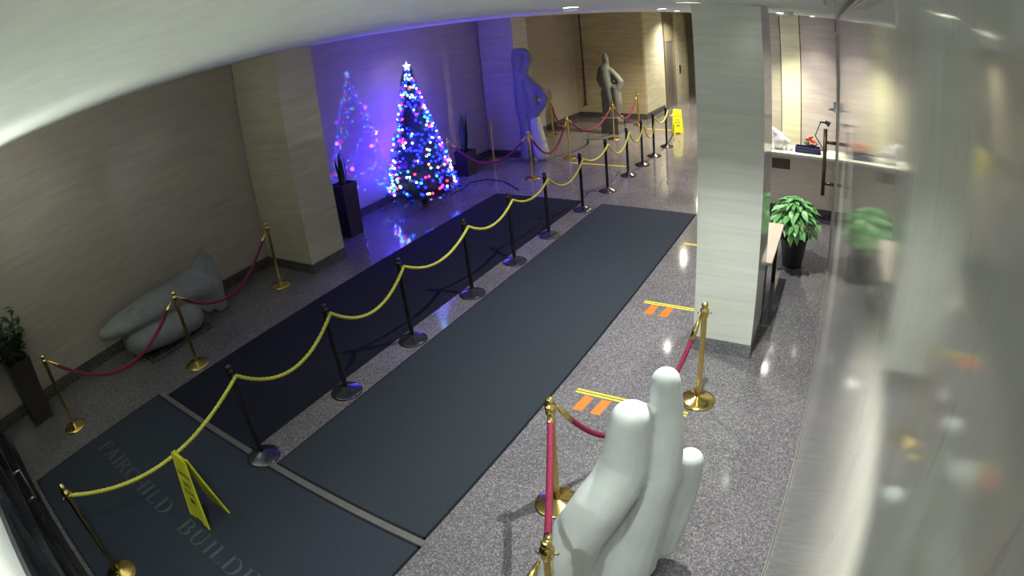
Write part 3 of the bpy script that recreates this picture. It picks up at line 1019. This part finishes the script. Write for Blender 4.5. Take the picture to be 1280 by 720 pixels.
# ------------------------------------------------------------------ reception
rc = thing('reception_counter', 'stone fronted reception counter with bright cream top', 'counter', (9.9, 1.0, 0))
obj('front_panel', nbox(-.30, -.26, RY + .005 - 1, 1.25, .16, 1.0, bev=.004), M_COUNT, rc)
obj('body', nbox(-.26, .25, RY + .005 - 1, 1.25, .001, .995), M_COUNT, rc)
obj('kickplate', nbox(-.31, -.262, RY + .005 - 1, 1.25, .001, .155, bev=.003), M_GRAN_D, rc)
obj('counter_top', nbox(-.34, .30, RY + .005 - 1, 1.27, 1.0, 1.045, bev=.006), M_TOP, rc)
pq = obj('grille', nbox(-.312, -.301, -.29, .02, .77, .94, bev=.003), M_BRONZE, rc)
b = bmesh.new()
for k in range(5):
    box(b, -.32, -.313, -.27, .0, .785 + k * .032, .797 + k * .032)
obj('slats', b, plain('olive_metal', (.14, .13, .08), rough=.5), pq)
t = thing('desk_lamp_shade', 'white rumpled paper bag glowing bright at the counter end', 'bag', (9.85, .93, 1.046))
stone('bag_body', [[(0, 0, .122, .12), (.02, .02, .20, .10)], [(0, .05, .24, .07), (.02, .11, .30, .05)], [(0, -.10, .15, .06), (0, -.16, .12, .05)]], M_WHITE, voxel=.012, smooth_it=2, parent=t)
t.name = 'paper_bag'
obj('bag_foot', nbox(-.07, .07, -.08, .08, .001, .05, bev=.02), M_WHITE, t)
tag(obj('card_stand', nbox(9.68, 9.72, 1.035, 1.065, 1.046, 1.17, bev=.004), M_BLACK), 'small black card stand left of the white bag on counter', 'stand')
for y, h, lab in ((.80, .10, 'white paper cup just right of the white bag'), (.71, .055, 'low white cup near the navy tray')):
    c = obj('paper_cup', lathe(bmesh.new(), [(0, .001), (.025, .001), (.034, h), (.030, h), (.022, .01), (0, .01)], 16), M_WHITE, smooth=True)
    c.location = (9.82, y, 1.046)
    tag(c, lab, 'cup', 'white cups on the reception counter')
t = thing('storage_tray', 'navy blue desk tray on the reception counter', 'tray', (9.85, .42, 1.046))
b = bmesh.new()
box(b, -.12, .12, -.22, .22, .001, .012)
for a in ((-.12, -.105, -.22, .22), (.105, .12, -.22, .22), (-.12, .12, -.22, -.205), (-.12, .12, .205, .22)):
    box(b, *a, .001, .085)
obj('tray_body', b, M_NAVY, t)
obj('tray_lip', nbox(-.125, -.105, -.225, .225, .085, .095, bev=.003), M_NAVY, t)
t = thing('flower_bowl', 'orange red flower heads in a dark bowl on the counter', 'flowers', (10.08, .38, 1.046))
obj('bowl', lathe(bmesh.new(), [(0, .001), (.05, .001), (.13, .11), (.12, .11), (.05, .02), (0, .02)], 20), plain('dark_green_glaze', (.03, .06, .05), rough=.3), t, smooth=True)
for k in range(9):
    a = k * 2.4
    r = .025 * math.sqrt(k) * 1.2
    b = ball(bmesh.new(), (r * cos(a), r * sin(a), .16 + .05 * cos(a * 1.7) - r * .3), .040, 8, 6, (1, 1, .8))
    obj('flower_head', b, M_ORANGE, t, smooth=True)
t = thing('desk_lamp', 'dark thin armed desk lamp leaning over the counter flowers', 'lamp', (10.12, .15, 1.046))
obj('lamp_base', lathe(bmesh.new(), [(0, .02), (.07, .015), (.075, .001), (0, .001)], 20), M_DKMET, t, smooth=True)
obj('arm', tube(bmesh.new(), [(0, 0, .015), (0, .16, .24), (0, .06, .50)], .010, 8), M_DKMET, t)
obj('lamp_head', tube(bmesh.new(), [(0, .08, .49), (-.02, -.02, .50), (-.03, -.10, .46)], [.02, .03, .05], 12), M_DKMET, t)
# desk behind the pillar
t = thing('side_desk', 'beige topped side desk half hidden behind the bright pillar', 'desk', (6.33, 1.05, 0))
obj('desk_top', nbox(-.62, .62, -.50, .12, .715, .75, bev=.005), M_DESK, t)
for sx in (-.56, .56):
    for sy in (-.42, .06):
        obj('leg', nbox(sx - .025, sx + .025, sy - .025, sy + .025, .001, .714, bev=.003), M_DKMET, t)
obj('apron', nbox(-.58, .58, -.44, -.42, .62, .714, bev=.003), M_DESK, t)
t.location.x = 6.35

# uplights added out of view over the entrance doors to brighten the ceiling
for i, y in enumerate((3.3, 4.7, 6.1)):
    t = thing('wall_uplight', ['slim white wall uplight over the entrance doors, nearest the marble wall', 'slim white wall uplight over the middle of the entrance doors', 'slim white wall uplight over the entrance doors, nearest the left corner'][i], 'light', (XE + .07, y, 2.14), 0, 'entrance uplights')
    b = bmesh.new()
    box(b, -.07, .06, -.5, .5, -.04, -.03)
    for a in ((-.07, -.06, -.5, .5), (.05, .06, -.5, .5), (-.06, .05, -.5, -.49), (-.06, .05, .49, .5)):
        box(b, *a, -.03, .04)
    obj('trough', b, M_WHITE, t)
    obj('tube_lamp', tube(bmesh.new(), [(-.005, -.46, 0), (-.005, .46, 0)], .014, 10), M_LENS, t, smooth=True)
    ld = bpy.data.lights.new('uplight', 'AREA')
    ld.shape = 'RECTANGLE'
    ld.size, ld.size_y = .08, .9
    ld.energy = UPW
    ld.color = (0.93, 1.0, 0.90)
    lo = bpy.data.objects.new('lamp', ld)
    C.objects.link(lo)
    lo.parent = t
    lo.location = (0, 0, .045)
    lo.rotation_euler = (0, R(-140), 0)
# ------------------------------------------------------------------ ceiling downlights
where = {
    'front': 'round ceiling downlight between the camera and the bright pillar',
    'grazer': 'small ceiling downlight grazing the marble wall nearest the camera',
    'grazer2': 'small ceiling downlight grazing the marble wall beside the pale sculpture',
    'behind': 'round ceiling downlight between bright pillar and reception plant',
    'desk': 'round ceiling downlight above the reception counter',
    'entrance': 'round ceiling downlight just inside the entrance doors, beside the camera',
    'hall': 'round ceiling downlight in the middle of the lobby past the mats',
    'mat': 'round ceiling downlight above the charcoal runner',
    'lift': 'round ceiling downlight before the far sculptures',
    'far': 'round ceiling downlight in front of the elevator doors',
}
wash = ['wall washer over the cream panel behind reception', 'wall washer in the corner behind reception', 'wall washer over the leftmost panel behind reception']
for (x, y, pw, col, cone, key) in LAMPS:
    t = thing('ceiling_downlight', where.get(key) or wash.pop(0), 'light', (x, y, CEIL - .0005), 0, 'ceiling downlights')
    rr = .045 if key in ('wash', 'grazer', 'grazer2') else .075
    obj('trim_ring', lathe(bmesh.new(), [(rr, -.001), (rr + .012, -.001), (rr + .010, -.030), (rr, -.032), (rr - .004, -.004)], 24), M_CEIL, t, smooth=True)
    obj('lens', lathe(bmesh.new(), [(0, -.003), (rr - .004, -.003), (rr - .004, -.001), (0, -.001)], 24), M_LENS, t)
    ld = bpy.data.lights.new('downlight', 'SPOT')
    ld.energy = pw * 4
    ld.color = col
    ld.spot_size = R(cone)
    ld.spot_blend = .25 if key.startswith('grazer') else .8
    ld.shadow_soft_size = .02
    lo = bpy.data.objects.new('lamp', ld)
    C.objects.link(lo)
    lo.parent = t
    lo.location = (0, 0, -.008)
t = thing('smoke_detector', 'small white round detector on the ceiling near reception', 'detector', (7.5, .55, CEIL))
obj('housing', lathe(bmesh.new(), [(0, -.05), (.035, -.05), (.06, -.03), (.065, -.001), (0, -.001)], 20), M_WHITE, t, smooth=True)
obj('sensor_cap', lathe(bmesh.new(), [(0, -.065), (.02, -.062), (.022, -.05), (0, -.05)], 14), M_WHITE, t, smooth=True)
